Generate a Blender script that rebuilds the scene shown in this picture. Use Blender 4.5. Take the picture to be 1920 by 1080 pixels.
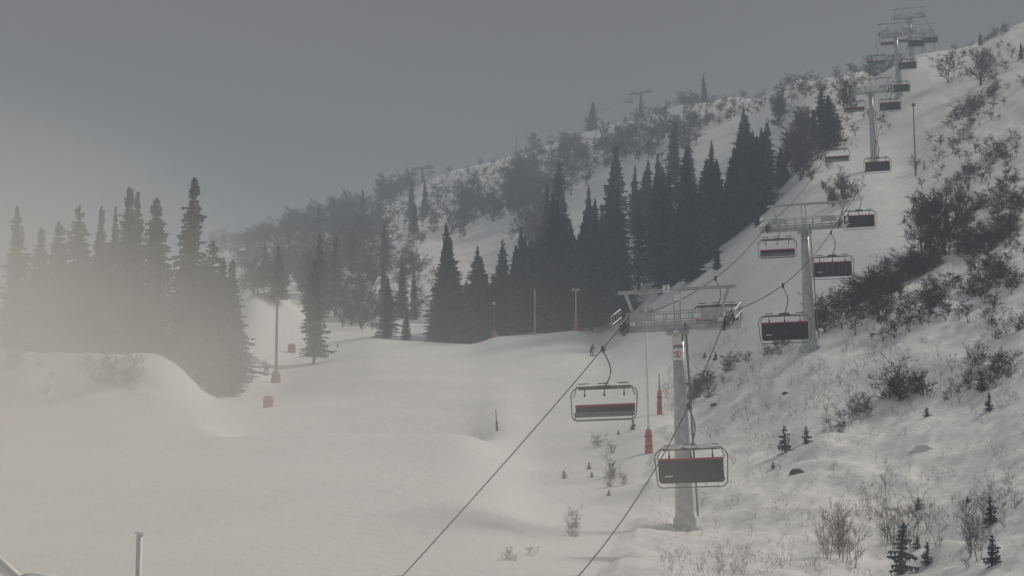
import bpy, bmesh, math, random
import numpy as np
from mathutils import Vector, Matrix, noise as mnoise

# ------------------------------------------------------------------ clear
for o in list(bpy.data.objects): bpy.data.objects.remove(o)
S = bpy.context.scene
COL = S.collection
R = math.radians
random.seed(7)

# ------------------------------------------------------------------ camera
F = 3583.0; PITCH = R(9.0); CP, SP = math.cos(PITCH), math.sin(PITCH)
cd = bpy.data.cameras.new('camera'); cam = bpy.data.objects.new('camera', cd); COL.objects.link(cam)
cd.sensor_width = 36; cd.lens = 36*F/1920; cd.clip_start = .5; cd.clip_end = 6000
cam.location = (0, 0, 0); cam.rotation_euler = (R(90)+PITCH, 0, 0)
S.camera = cam
# ------------------------------------------------------------------ world, sun, exposure
S.view_settings.view_transform = 'Standard'; S.view_settings.look = 'None'
S.view_settings.exposure = 0; S.view_settings.gamma = 1
S.cycles.use_denoising = True
S.cycles.max_bounces = 6; S.cycles.volume_bounces = 2; S.cycles.diffuse_bounces = 3
SUN_EL, SUN_AZ = 38, 46      # soft light from high on the right beyond the slope
w = bpy.data.worlds.new('World'); S.world = w; w.use_nodes = True
nt = w.node_tree; nt.nodes.clear()
out = nt.nodes.new('ShaderNodeOutputWorld'); bg = nt.nodes.new('ShaderNodeBackground'); bg.inputs[1].default_value = .1
sky = nt.nodes.new('ShaderNodeTexSky'); sky.sky_type = 'NISHITA'; sky.sun_disc = False
sky.sun_elevation = R(SUN_EL); sky.sun_rotation = R(SUN_AZ)
hs = nt.nodes.new('ShaderNodeHueSaturation'); hs.inputs['Saturation'].default_value = .5; hs.inputs['Value'].default_value = .35
nt.links.new(sky.outputs[0], hs.inputs['Color'])
tc = nt.nodes.new('ShaderNodeTexCoord'); sep = nt.nodes.new('ShaderNodeSeparateXYZ'); nt.links.new(tc.outputs['Generated'], sep.inputs[0])
# overcast layer: height ramp, a little darker to the right, with faint cloud
ramp = nt.nodes.new('ShaderNodeValToRGB'); nt.links.new(sep.outputs['Z'], ramp.inputs[0])
SKYR = [(0.0, (.165,.170,.165)), (.14, (.090,.102,.107)), (.21, (.070,.076,.080)), (.28, (.088,.077,.070)), (.34, (.088,.074,.064)), (.55, (.17,.17,.172)), (1.0, (.33,.33,.335))]
cr = ramp.color_ramp
for i, (p, c) in enumerate(SKYR):
    e = cr.elements[i] if i < 2 else cr.elements.new(p)
    e.position = p; e.color = (*c, 1)
cr.elements[0].position = 0; 
sc10 = nt.nodes.new('ShaderNodeVectorMath'); sc10.operation = 'SCALE'; nt.links.new(ramp.outputs[0], sc10.inputs[0])
mr = nt.nodes.new('ShaderNodeMapRange'); nt.links.new(sep.outputs['X'], mr.inputs[0])
mr.inputs[1].default_value = -.35; mr.inputs[2].default_value = .35; mr.inputs[3].default_value = 11.0; mr.inputs[4].default_value = 6.4
cl = nt.nodes.new('ShaderNodeTexNoise'); cl.inputs['Scale'].default_value = 3.0; cl.inputs['Detail'].default_value = 3; nt.links.new(tc.outputs['Generated'], cl.inputs[0])
cm = nt.nodes.new('ShaderNodeMapRange'); nt.links.new(cl.outputs[0], cm.inputs[0]); cm.inputs[3].default_value = .92; cm.inputs[4].default_value = 1.08
mu = nt.nodes.new('ShaderNodeMath'); mu.operation = 'MULTIPLY'; nt.links.new(mr.outputs[0], mu.inputs[0]); nt.links.new(cm.outputs[0], mu.inputs[1])
nt.links.new(mu.outputs[0], sc10.inputs['Scale'])
mx = nt.nodes.new('ShaderNodeMixRGB'); mx.inputs[0].default_value = .9
nt.links.new(hs.outputs[0], mx.inputs[1]); nt.links.new(sc10.outputs[0], mx.inputs[2])
nt.links.new(mx.outputs[0], bg.inputs[0]); nt.links.new(bg.outputs[0], out.inputs[0])
sl = bpy.data.lights.new('sun', 'SUN'); sl.energy = 2.3; sl.angle = R(12); sl.color = (1, .91, .79)
so = bpy.data.objects.new('sun', sl); COL.objects.link(so)
# sun direction: azimuth measured clockwise from +Y
az = R(SUN_AZ); sv = Vector((math.sin(az)*math.cos(R(SUN_EL)), math.cos(az)*math.cos(R(SUN_EL)), math.sin(R(SUN_EL))))
so.rotation_euler = sv.to_track_quat('Z', 'Y').to_euler()

# ------------------------------------------------------------------ helpers
def tag(o, label=None, cat=None, group=None, kind=None):
    if label: o['label'] = label
    if cat: o['category'] = cat
    if group: o['group'] = group
    if kind: o['kind'] = kind
    return o
def empty(name, loc, rz=0, ry=0):
    o = bpy.data.objects.new(name, None); COL.objects.link(o); o.empty_display_size = .3
    o.location = loc; o.rotation_euler = (0, ry, rz); return o
def mat(name, col, rough=.8, metal=0, var=0, scale=3.0, bump=0, spec=.3, objvar=0):
    m = bpy.data.materials.new(name); m.use_nodes = True; n = m.node_tree; b = n.nodes['Principled BSDF']
    b.inputs['Roughness'].default_value = rough; b.inputs['Metallic'].default_value = metal
    b.inputs['Specular IOR Level'].default_value = spec
    b.inputs['Base Color'].default_value = (*col, 1)
    t = n.nodes.new('ShaderNodeTexCoord'); nz = n.nodes.new('ShaderNodeTexNoise')
    nz.inputs['Scale'].default_value = scale; nz.inputs['Detail'].default_value = 5
    n.links.new(t.outputs['Object'], nz.inputs[0])
    if var:
        mr = n.nodes.new('ShaderNodeMapRange'); n.links.new(nz.outputs[0], mr.inputs[0])
        mr.inputs[1].default_value = .3; mr.inputs[2].default_value = .7
        mr.inputs[3].default_value = 1-var; mr.inputs[4].default_value = 1+var
        v = n.nodes.new('ShaderNodeVectorMath'); v.operation = 'SCALE'; v.inputs[0].default_value = col
        if objvar:
            oi = n.nodes.new('ShaderNodeObjectInfo'); m2 = n.nodes.new('ShaderNodeMapRange'); n.links.new(oi.outputs['Random'], m2.inputs[0])
            m2.inputs[3].default_value = 1-objvar; m2.inputs[4].default_value = 1+objvar
            mm = n.nodes.new('ShaderNodeMath'); mm.operation = 'MULTIPLY'
            n.links.new(mr.outputs[0], mm.inputs[0]); n.links.new(m2.outputs[0], mm.inputs[1]); n.links.new(mm.outputs[0], v.inputs['Scale'])
        else: n.links.new(mr.outputs[0], v.inputs['Scale'])
        n.links.new(v.outputs[0], b.inputs['Base Color'])
    if bump:
        bp = n.nodes.new('ShaderNodeBump'); bp.inputs['Strength'].default_value = bump; bp.inputs['Distance'].default_value = .05
        n.links.new(nz.outputs[0], bp.inputs['Height']); n.links.new(bp.outputs[0], b.inputs['Normal'])
    return m
M = dict(
    galv=mat('galvanised_steel', (.50,.515,.51), .42, .35, .22, 2.5, .15, .5),
    dark=mat('dark_steel', (.06,.065,.07), .5, .3, .2, 4),
    grey=mat('grey_steel', (.17,.18,.19), .5, .5, .2, 4),
    cable=mat('steel_cable', (.03,.03,.033), .95, 0, .2, 20),
    seat=mat('black_upholstery', (.045,.047,.055), .6, 0, .25, 5, .2),
    cush=mat('grey_cushion', (.20,.21,.23), .7, 0, .2, 5, .2),
    red=mat('red_trim', (.50,.07,.09), .6, 0, .2, 4),
    pad=mat('red_padding', (.50,.17,.13), .75, 0, .2, 3, .3),
    orange=mat('orange_padding', (.52,.20,.13), .75, 0, .2, 3, .3),
    white=mat('white_paint', (.88,.87,.85), .5, 0, .06, 6),
    sign=mat('sign_face', (.78,.74,.68), .5, 0, .08, 6),
    ring=mat('sign_red', (.45,.06,.05), .5, 0, .1, 8),
    black=mat('sign_black', (.03,.03,.03), .5),
    yellow=mat('lamp_housing', (.55,.48,.15), .5, 0, .1),
    wood=mat('timber_pole', (.15,.12,.10), .85, 0, .3, 6, .3),
    needle=mat('spruce_needles', (.048,.078,.105), .85, 0, .5, .9, 0, .1, .3),
    bark=mat('spruce_bark', (.07,.06,.055), .9, 0, .3, 6, .4, .1),
    twig=mat('bare_twigs', (.075,.066,.072), .9, 0, .3, 1.0, 0, .1, .3),
    twig2=mat('pale_twigs', (.21,.185,.18), .9, 0, .3, 1.0, 0, .1, .3),
    cloth=mat('dark_ski_clothes', (.05,.05,.065), .8, 0, .2, 8),
    skin=mat('skin', (.5,.33,.26), .6),
    rock=mat('rock', (.09,.085,.08), .9, 0, .4, 3, .5),
)
def snow_mat(name, fine=1.0):
    m = bpy.data.materials.new(name); m.use_nodes = True; n = m.node_tree; b = n.nodes['Principled BSDF']
    b.inputs['Roughness'].default_value = .75; b.inputs['Specular IOR Level'].default_value = .25
    t = n.nodes.new('ShaderNodeTexCoord')
    a = n.nodes.new('ShaderNodeTexNoise'); a.inputs['Scale'].default_value = .12; a.inputs['Detail'].default_value = 6; n.links.new(t.outputs['Object'], a.inputs[0])
    r = n.nodes.new('ShaderNodeValToRGB'); n.links.new(a.outputs[0], r.inputs[0])
    r.color_ramp.elements[0].position = .3; r.color_ramp.elements[0].color = (.78,.79,.80,1)
    r.color_ramp.elements[1].position = .7; r.color_ramp.elements[1].color = (.87,.865,.85,1)
    n.links.new(r.outputs[0], b.inputs['Base Color'])
    c = n.nodes.new('ShaderNodeTexNoise'); c.inputs['Scale'].default_value = 1.1; c.inputs['Detail'].default_value = 8; c.inputs['Roughness'].default_value = .65
    n.links.new(t.outputs['Object'], c.inputs[0])
    bp = n.nodes.new('ShaderNodeBump'); bp.inputs['Strength'].default_value = .45*fine; bp.inputs['Distance'].default_value = .35
    n.links.new(c.outputs[0], bp.inputs['Height']); n.links.new(bp.outputs[0], b.inputs['Normal'])
    return m
M['snow'] = snow_mat('snow'); 

class MB:
    """collects shapes into one mesh"""
    def __init__(s): s.v = []; s.f = []
    def add(s, vs, fs):
        n = len(s.v); s.v += [tuple(v) for v in vs]; s.f += [tuple(i+n for i in f) for f in fs]; return s
    def box(s, c, d, rot=None, bev=0):
        hx, hy, hz = d[0]/2, d[1]/2, d[2]/2; c = Vector(c)
        vs = [Vector((x*hx, y*hy, z*hz)) for x in (-1,1) for y in (-1,1) for z in (-1,1)]
        if rot is not None: vs = [rot @ v for v in vs]
        return s.add([v+c for v in vs], [(0,1,3,2),(4,6,7,5),(0,4,5,1),(2,3,7,6),(0,2,6,4),(1,5,7,3)])
    def tube(s, pts, r, n=8, cap=True, r2=None):
        pts = [Vector(p) for p in pts]; rings = []
        k = len(pts)
        for i, p in enumerate(pts):
            d = (pts[min(i+1,k-1)]-pts[max(i-1,0)]).normalized()
            up = Vector((0,0,1)) if abs(d.z) < .95 else Vector((1,0,0))
            a = d.cross(up).normalized(); b = a.cross(d)
            rr = r if r2 is None else r+(r2-r)*i/(k-1)
            if isinstance(r, (list, tuple)): rr = r[i]
            rings.append([p+a*rr*math.cos(2*math.pi*j/n)+b*rr*math.sin(2*math.pi*j/n) for j in range(n)])
        vs = [v for g in rings for v in g]; fs = []
        for i in range(k-1):
            for j in range(n):
                fs.append((i*n+j, i*n+(j+1)%n, (i+1)*n+(j+1)%n, (i+1)*n+j))
        if cap and n > 2: fs.append(tuple(range(n))[::-1]); fs.append(tuple((k-1)*n+j for j in range(n)))
        return s.add(vs, fs)
    def build(s, name, m, parent=None, smooth=False, loc=None):
        me = bpy.data.meshes.new(name); me.from_pydata(s.v, [], s.f); me.update()
        if smooth: me.polygons.foreach_set('use_smooth', [True]*len(me.polygons))
        me.materials.append(m)
        o = bpy.data.objects.new(name, me); COL.objects.link(o)
        if parent: o.parent = parent
        if loc is not None: o.location = loc
        return o
def blob(c, rad, seed=0, amp=.2, sub=3):
    bm = bmesh.new(); bmesh.ops.create_icosphere(bm, subdivisions=sub, radius=1)
    mb = MB(); off = Vector((seed*7.1, seed*3.3, seed))
    vs = []
    for v in bm.verts:
        k = 1+amp*mnoise.noise(v.co*1.6+off)
        vs.append((c[0]+v.co.x*rad[0]*k, c[1]+v.co.y*rad[1]*k, c[2]+v.co.z*rad[2]*k))
    mb.add(vs, [tuple(v.index for v in f.verts) for f in bm.faces]); bm.free(); return mb

# ------------------------------------------------------------------ terrain
def zat(py, D): return D*math.tan(PITCH+math.atan((540-py)/F))
NEAR = [(-300,'z-9'),(0,'z-6'),(30,'z-5.2'),(55,'z-2.6')]
PROF = {   # column px -> (depth m, image row) or explicit height
 -400:[(75,1080),(105,888),(130,836),(165,770),(182,670),(195,'z22'),(300,'z28'),(800,620),(1100,'z40')],
 0:   [(75,1080),(105,888),(130,834),(165,765),(181,648),(192,'z22.5'),(300,'z29'),(800,540),(1100,'z60')],
 200: [(75,1080),(105,887),(130,833),(160,755),(178,650),(190,'z22'),(300,'z30'),(800,500),(1100,'z60')],
 310: [(75,1080),(105,886),(130,831),(160,758),(178,655),(190,'z22.5'),(300,'z31'),(800,485),(1100,'z70')],
 360: [(75,1080),(105,885),(130,830),(165,757),(180,705),(200,690),(300,'z31'),(800,470),(1100,'z80')],
 400: [(75,1080),(105,882),(130,822),(168,772),(195,727),(230,690),(300,650),(340,'z37'),(500,560),(800,455),(1000,'z110')],
 470: [(75,1080),(105,880),(130,815),(146,'z10.4'),(172,772),(215,722),(255,640),(290,592),(302,'z48'),(400,'z60'),(800,450),(1000,'z110')],
 520: [(75,1080),(105,880),(130,812),(146,'z10.4'),(172,770),(230,718),(262,650),(300,600),(312,'z49'),(420,560),(800,430),(1000,'z110')],
 588: [(75,1080),(105,880),(130,810),(146,'z10.4'),(172,768),(245,685),(285,638),(300,'z40'),(380,590),(520,500),(800,395),(1000,'z120')],
 700: [(75,1080),(105,885),(130,810),(146,'z10.3'),(172,768),(200,715),(245,660),(272,634),(284,'z37.5'),(350,600),(440,530),(620,430),(770,366),(900,'z120')],
 850: [(75,1080),(105,890),(130,808),(146,'z10.3'),(172,768),(200,715),(245,665),(268,643),(280,'z35.5'),(350,600),(440,520),(600,400),(740,305),(900,'z120')],
 890: [(75,1080),(105,900),(130,812),(146,'z10.5'),(172,766),(200,715),(240,670),(265,644),(277,'z35'),(350,595),(440,515),(600,385),(735,288),(900,'z120')],
 930: [(75,1080),(100,930),(128,845),(150,800),(200,712),(240,662),(262,629),(274,'z36'),(350,592),(440,510),(600,370),(730,280),(900,'z120')],
 1000:[(75,1080),(100,962),(128,875),(160,790),(200,712),(240,655),(263,627),(275,'z36.5'),(350,588),(420,500),(560,370),(725,262),(900,'z120')],
 1080:[(75,1080),(98,990),(128,872),(160,785),(200,708),(240,655),(262,616),(270,'z36'),(350,570),(420,480),(560,340),(715,238),(900,'z120')],
 1110:[(75,1080),(98,992),(128,870),(160,782),(200,706),(238,664),(260,636),(270,'z35.8'),(345,565),(420,465),(560,325),(712,230),(900,'z120')],
 1130:[(75,1080),(98,995),(128,868),(160,780),(200,705),(235,668),(258,652),(270,'z35'),(340,560),(420,450),(560,310),(710,222),(900,'z120')],
 1200:[(75,1080),(98,1000),(128,850),(160,765),(200,690),(240,620),(262,590),(330,520),(420,400),(560,270),(700,207),(850,'z120')],
 1290:[(75,1085),(100,998),(130,858),(155,782),(190,690),(225,600),(245,545),(330,430),(420,320),(560,225),(670,180),(820,'z120')],
 1400:[(78,1080),(100,980),(130,840),(150,742),(175,655),(205,560),(240,465),(280,425),(350,330),(480,225),(620,160),(760,'z120')],
 1520:[(82,1080),(105,930),(130,790),(155,650),(190,540),(230,420),(270,325),(330,240),(420,165),(540,130),(700,'z110')],
 1640:[(85,1080),(105,945),(130,780),(155,625),(200,462),(270,315),(330,215),(380,155),(450,115),(600,'z100')],
 1705:[(85,1080),(105,935),(130,760),(155,590),(200,450),(270,318),(330,180),(360,118),(388,95),(410,'z108'),(550,'z100')],
 1800:[(80,1080),(105,910),(130,735),(150,610),(200,430),(270,270),(330,160),(370,102),(392,78),(415,'z112'),(550,'z100')],
 1920:[(75,1080),(100,900),(125,720),(150,570),(200,385),(270,220),(330,120),(370,65),(392,44),(420,'z125'),(560,'z110')],
 2300:[(60,1080),(85,880),(110,700),(150,480),(200,285),(270,100),(330,0),(392,-70),(430,'z150'),(600,'z140')],
}
def val(D, y): return float(y[1:]) if isinstance(y, str) else zat(y, D)
YT = np.concatenate([np.linspace(-300, 20, 41)[:-1], np.geomspace(20, 1400, 600)])
cols = sorted(PROF); T = []
for c in cols:
    pr = [(D, val(D, y)) for D, y in NEAR+PROF[c]]
    pr.append((1400, pr[-1][1]-60))
    T.append(np.interp(YT, [p[0] for p in pr], [p[1] for p in pr]))
T = np.array(T)
PX = np.arange(-400, 2301, 10.0)
TT = np.array([np.interp(PX, cols, T[:, k]) for k in range(T.shape[1])]).T     # [px, Y]
def smooth(a, n, axis):
    k = np.hanning(n+2)[1:-1]; k /= k.sum(); p = n//2
    pad = [(0,0),(0,0)]; pad[axis] = (p, p); b = np.pad(a, pad, mode='edge')
    return np.apply_along_axis(lambda r: np.convolve(r, k, 'valid'), axis, b)
TA = smooth(smooth(TT, 7, 1), 9, 0); TB = smooth(smooth(TT, 3, 1), 3, 0)
lipw = np.clip(1-np.abs(YT-265)/25, 0, 1)[None, :]*np.clip((1180-PX)/60, 0, 1)[:, None]*np.clip((PX-560)/60, 0, 1)[:, None]; TT = TA*(1-lipw)+TB*lipw
far = smooth(TT, 21, 1); wgt = np.clip((YT-300)/80, 0, 1)[None, :]; TT = TT*(1-wgt)+far*wgt
def vnoise(x, y, seed):
    xi = np.floor(x).astype(np.int64); yi = np.floor(y).astype(np.int64); fx = x-xi; fy = y-yi
    fx = fx*fx*(3-2*fx); fy = fy*fy*(3-2*fy)
    def h(a, b):
        n = (a*374761393+b*668265263+seed*1442695041) & 0x7fffffff
        n = ((n ^ (n >> 13))*1274126177) & 0x7fffffff
        return ((n ^ (n >> 16)) & 0xffff)/65535.0*2-1
    return (h(xi,yi)*(1-fx)+h(xi+1,yi)*fx)*(1-fy)+(h(xi,yi+1)*(1-fx)+h(xi+1,yi+1)*fx)*fy
def fbm(x, y, sc, o, seed, g=.5):
    r = 0; a = 1
    for i in range(o): r = r+a*vnoise(x/sc, y/sc, seed+i); sc *= .5; a *= g
    return r
RB = np.array([[1000,1300],[1180,1000],[1250,760],[1500,640],[1700,520],[1920,330],[2300,100]], float)
def height(X, Y):
    X = np.asarray(X, float); Y = np.asarray(Y, float)
    px = 960+F*X/np.maximum(Y, 20)*.985
    px = np.clip(px, -400, 2300)
    iy = np.interp(Y, YT, np.arange(len(YT))); ix = (px+400)/10
    i0 = np.clip(np.floor(ix).astype(int), 0, len(PX)-2); j0 = np.clip(np.floor(iy).astype(int), 0, len(YT)-2)
    fx = ix-i0; fy = iy-j0
    z = (TT[i0,j0]*(1-fx)+TT[i0+1,j0]*fx)*(1-fy)+(TT[i0,j0+1]*(1-fx)+TT[i0+1,j0+1]*fx)*fy
    Yc = np.maximum(Y, 5); py = 540-F*np.tan(np.arctan2(z, Yc)-PITCH)
    rough = np.clip((py-np.interp(px, RB[:,0], RB[:,1]))/70+.5, 0, 1)*np.clip((Y-30)/30, 0, 1)   # rough off-piste slope on the right
    hill = np.clip((Y-285)/40, 0, 1)*np.clip((1560-px)/80, 0, 1)+np.clip((px-1740)/60, 0, 1)*np.clip((Y-150)/40,0,1)*.5
    bank = np.clip((380-px)/60, 0, 1)*np.clip((Y-158)/8, 0, 1)*np.clip((210-Y)/15, 0, 1)
    ca, sa = .83, .55                                   # wind-blown ridges
    u = X*sa+Y*ca; v = X*ca-Y*sa
    st = fbm(u/3.4, v, 2.6, 4, 11, .55)
    z = z+rough*(.24*st+.09*fbm(u/5, v, .7, 2, 19, .5)+.12*np.abs(fbm(u/4.2, v, 3.8, 3, 17, .5))+.30*fbm(X, Y, 9, 3, 31, .5)+.07*fbm(X, Y, 1.6, 3, 37, .6)+.5*np.clip(fbm(X, Y, 4, 2, 41, .5)-.35, 0, 1))
    z = z+hill*np.clip((1500-px)/200, .15, 1)*(1.2*fbm(X, Y, 28, 5, 51, .55))
    up = np.clip((Y-140)/40, 0, 1)*np.clip((px-1480)/60, 0, 1)*(1-rough)*np.clip((px-1760)/120+.55, .3, 1)
    z = z+up*(.55*fbm(u/2.2, v, 6, 4, 131, .6))
    z = z+bank*(.55*fbm(X, Y, 5, 4, 71, .55))
    z = z+.10*fbm(X, Y, 14, 3, 91)*np.clip((Y-20)/40, 0, 1)
    return z
def hz(x, y): return float(height(np.array([x]), np.array([y]))[0])
us = np.concatenate([np.linspace(-1.8,-.32,40)[:-1], np.linspace(-.32,.32,560), np.linspace(.32,1.8,40)[1:]])
ys = np.concatenate([np.linspace(-300, 20, 30)[:-1], np.geomspace(20, 1400, 860)])
UU, YY = np.meshgrid(us, ys); XX = UU*np.sqrt(YY**2+15**2)*np.where(YY < 0, 1, 1); ZZ = height(XX, YY)
nx, ny = len(us), len(ys)
vs = np.stack([XX, YY, ZZ], -1).reshape(-1, 3)
ii = (np.arange(ny-1)[:,None]*nx+np.arange(nx-1)[None,:]).ravel()
fs = np.stack([ii, ii+1, ii+nx+1, ii+nx], -1)
me = bpy.data.meshes.new('snowy_ground'); me.vertices.add(len(vs)); me.vertices.foreach_set('co', vs.astype(np.float32).ravel())
me.loops.add(fs.size); me.loops.foreach_set('vertex_index', fs.astype(np.int32).ravel())
me.polygons.add(len(fs)); me.polygons.foreach_set('loop_start', np.arange(0, fs.size, 4, dtype=np.int32))
me.polygons.foreach_set('use_smooth', np.ones(len(fs), bool)); me.update(calc_edges=True); me.materials.append(M['snow'])
go = bpy.data.objects.new('snowy_ground', me); COL.objects.link(go); go['kind'] = 'structure'

def P(px, py, D):       # point on the ray through a pixel at forward distance D
    b = (540-py)/F; t = D/(CP-b*SP); return Vector(((px-960)/F*t, D, t*(SP+b*CP)))
def proj(p):
    d = p.y*CP+p.z*SP; return 960+F*p.x/d, 540-F*(-p.y*SP+p.z*CP)/d
YS = np.geomspace(25, 1000, 1800)
def hit(px, py, dmin=25):
    b = (540-py)/F; t = YS/(CP-b*SP); x = (px-960)/F*t; z = t*(SP+b*CP)
    g = height(x, YS); k = np.nonzero((z <= g) & (YS >= dmin))[0]
    if len(k) == 0: return None
    k = k[0]; return Vector((x[k], YS[k], float(g[k])))
def G(px, D, sink=0):   # ground point under a column at distance D
    z = 0; x = (px-960)/F*D
    for _ in range(4):
        z = hz(x, D); x = (px-960)/F*(D*CP+z*SP)
    return Vector((x, D, z-sink))

# ------------------------------------------------------------------ trees
def spruce_variant(seed, H=16.0, rmax=2.3, bare=.04, pw=.85, thin=1.0):
    rnd = random.Random(seed); cr = MB(); tr = MB()
    lean = [(rnd.uniform(-.02,.02), rnd.uniform(-.02,.02))]
    tr.tube([(0,0,-1.0),(0,0,H*.3),(0,0,H*.7),(0,0,H*.99)], [.19,.15,.08,.015], 7)
    n = int(H*3.4)
    for i in range(n):
        h = bare+(1-bare)*(i/(n-1))**.92; z = H*h
        rad = rmax*((1-h)**pw*.96+.035)*(1-.35*max(0,(.16-h)/.16))*rnd.uniform(.66,1.16)*(1+.11*math.sin(i*.55+seed)+.08*math.sin(i*1.7+seed*2))
        az_, am_ = seed*1.3+h*5, .22
        nb = int(rnd.uniform(7,10)) if h < .85 else 5
        a0 = rnd.uniform(0, 6.28)
        for k in range(nb):
            if rnd.random() > thin: continue
            a = a0+k*6.283/nb+rnd.uniform(-.25,.25); L = rad*rnd.choice((rnd.uniform(.5,.9), rnd.uniform(.8,1.2)))*(1+am_*math.cos(a-az_))
            dz = rnd.uniform(-.42,-.12)-(.25*(1-h)) if h < .9 else .35
            ca, sa = math.cos(a), math.sin(a)
            m = max(3, int(L/.35))
            def pt(t, s=0, d=0):
                zz = z+dz*L*t+ (.22*L*t*t)
                return (ca*L*t-sa*s, sa*L*t+ca*s, zz+d)
            for q in range(m):
                t0 = q/m*.95; t1 = t0+1.3/m
                wd = (.20+.26*L*(1-abs(t0-.35)))*.55
                for sg in (-1, 1):
                    s1 = wd*sg*rnd.uniform(.6,1.4)
                    cr.add([pt(t0), pt(min(t1,1.02)), pt(min(t1+.12,1.12), s1, -rnd.uniform(.05,.32))], [(0,1,2)])
                cr.add([pt(t0,-.06), pt(t1,.06), pt((t0+t1)/2+rnd.uniform(-.05,.1), rnd.uniform(-.1,.1), -rnd.uniform(.2,.5))], [(0,1,2)])
    return tr, cr
def proto(kind, tr, cr, mt, mc):
    a = bpy.data.meshes.new('trunk'); a.from_pydata(tr.v, [], tr.f); a.materials.append(mt)
    a.polygons.foreach_set('use_smooth', [True]*len(a.polygons))
    b = bpy.data.meshes.new('crown'); b.from_pydata(cr.v, [], cr.f); b.materials.append(mc)
    return a, b
def birch_variant(seed, H=6.0, stems=1, dens=1.0, spread=.45, tw=.018):
    rnd = random.Random(seed); tr = MB(); cr = MB()
    def seg(mb, a, b, r1, r2, n=3): mb.tube([a, b], r1, n, False, r2)
    def twigs(p, d, L, lev):
        k = 3 if lev else 1
        pts = [p]; dd = d.copy()
        for i in range(2):
            dd = (dd+Vector((rnd.gauss(0,.14), rnd.gauss(0,.14), rnd.gauss(.03,.08)))).normalized(); pts.append(pts[-1]+dd*L/2)
        r = tw*(1+.55*lev); seg(cr, pts[0], pts[1], r*1.2, r); seg(cr, pts[1], pts[2], r, r*.5)
        if lev > 0:
            for i in range(int((5 if lev > 1 else 4)*dens+rnd.random())):
                t = rnd.uniform(.25,1); q = pts[0].lerp(pts[1], t*2) if t < .5 else pts[1].lerp(pts[2], t*2-1)
                nd = (dd+Vector((rnd.gauss(0,.5), rnd.gauss(0,.5), rnd.gauss(.15,.35)))).normalized()
                twigs(q, nd, L*rnd.uniform(.4,.65), lev-1)
    for s in range(stems):
        base = Vector((rnd.gauss(0,.12), rnd.gauss(0,.12), -.5)) if stems > 1 else Vector((0,0,-.5))
        d = Vector((rnd.gauss(0,spread*.5 if stems > 1 else .06), rnd.gauss(0,spread*.5 if stems > 1 else .06), 1)).normalized()
        hh = H*rnd.uniform(.65,1); p = base; k = 6; pts = [p]
        for i in range(k):
            d = (d+Vector((rnd.gauss(0,.07), rnd.gauss(0,.07), .05))).normalized(); p = p+d*(hh+.5)/k; pts.append(p)
        r0 = .010*H+.004
        tr.tube(pts, [r0*(1-i/(k+.6)) for i in range(k+1)], 5, False)
        nb = int(13*dens) if stems == 1 else int(7*dens)
        for i in range(nb):
            t = rnd.uniform(.18,1)*k; j = min(int(t), k-1); q = pts[j].lerp(pts[j+1], t-j)
            a = rnd.uniform(0,6.28); up = rnd.uniform(.35,1.1)
            nd = Vector((math.cos(a), math.sin(a), up)).normalized()
            twigs(q, nd, H*(.34-.018*t)*rnd.uniform(.7,1.15), 2)
    return tr, cr
SPR = [proto('spruce', *spruce_variant(s, 16, r, b, pw), M['bark'], M['needle']) for s, r, b, pw in
       [(1,2.4,.04,.85),(2,2.1,.06,.75),(3,2.8,.03,.95),(4,1.8,.05,.7),(5,2.5,.08,.8),(6,2.2,.04,1.0)]]
SAP = [proto('sapling', *spruce_variant(s, 4, 1.25, .02, .7, .62), M['bark'], M['needle']) for s in (21,22,23)]
LONE = proto('lone', *spruce_variant(31, 16, 2.9, .11, .62), M['bark'], M['needle'])
PINE = [proto('thin', *spruce_variant(s, 12, 1.7, .12, .6, .62), M['bark'], M['needle']) for s in (41,42)]
BIR = [proto('birch', *birch_variant(s, 6, 1, 1.7, .45, .016), M['twig'], M['twig']) for s in (51,52,53,54)]
BUS = [proto('bush', *birch_variant(s, 6, 5, 1.15, .4, .016), M['twig'], M['twig']) for s in (61,62,63,64)]
SHR = [proto('shrub', *birch_variant(s, 2, 6, .9, .5, .0055), M['twig'], M['twig']) for s in (71,72,73)]
PAL = [proto('paleshrub', *birch_variant(s, 3, 3, .75, .35, .006), M['twig2'], M['twig2']) for s in (81,82,83)]
WIL = [proto('willow', *birch_variant(s, 6, 8, 1.6, .7, .0125), M['twig'], M['twig']) for s in (91,)]
BASEH = {id(SPR[i]):16 for i in range(6)}
for L_, h_ in ((SAP,4),(PINE,12),(BIR,6),(BUS,6),(SHR,2),(PAL,3),(WIL,6)):
    for p_ in L_: BASEH[id(p_)] = h_
BASEH[id(LONE)] = 16
def plant(name, pr, loc, h, label, cat, group=None, wx=1.0, lean=0.0, rnd=random):
    s = h/BASEH[id(pr)]
    r = empty(name, loc, rnd.uniform(0, 6.28)); r.rotation_euler[0] = lean*rnd.uniform(-1,1); r.rotation_euler[1] = lean*rnd.uniform(-1,1)
    r.scale = (s*wx, s*wx, s); tag(r, label, cat, group)
    for nm, me in (('trunk', pr[0]), ('crown', pr[1])):
        c = bpy.data.objects.new(nm, me); COL.objects.link(c); c.parent = r
    return r
def spruce_tip(px, tip, D, label, group=None, wx=1.0, pr=None, hmin=3, name='spruce_tree', cat='spruce'):
    g = G(px, D, .1); 
    t = P(px, tip, D); h = max(hmin, t.z-g.z)
    return plant(name, pr or random.choice(SPR if (group is None or random.random() < .85) else PINE), g, h, label, cat, group, wx*random.uniform(.82,1.3)*max(.75, min(1.25, (14/h)**.35)), .02)

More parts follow.
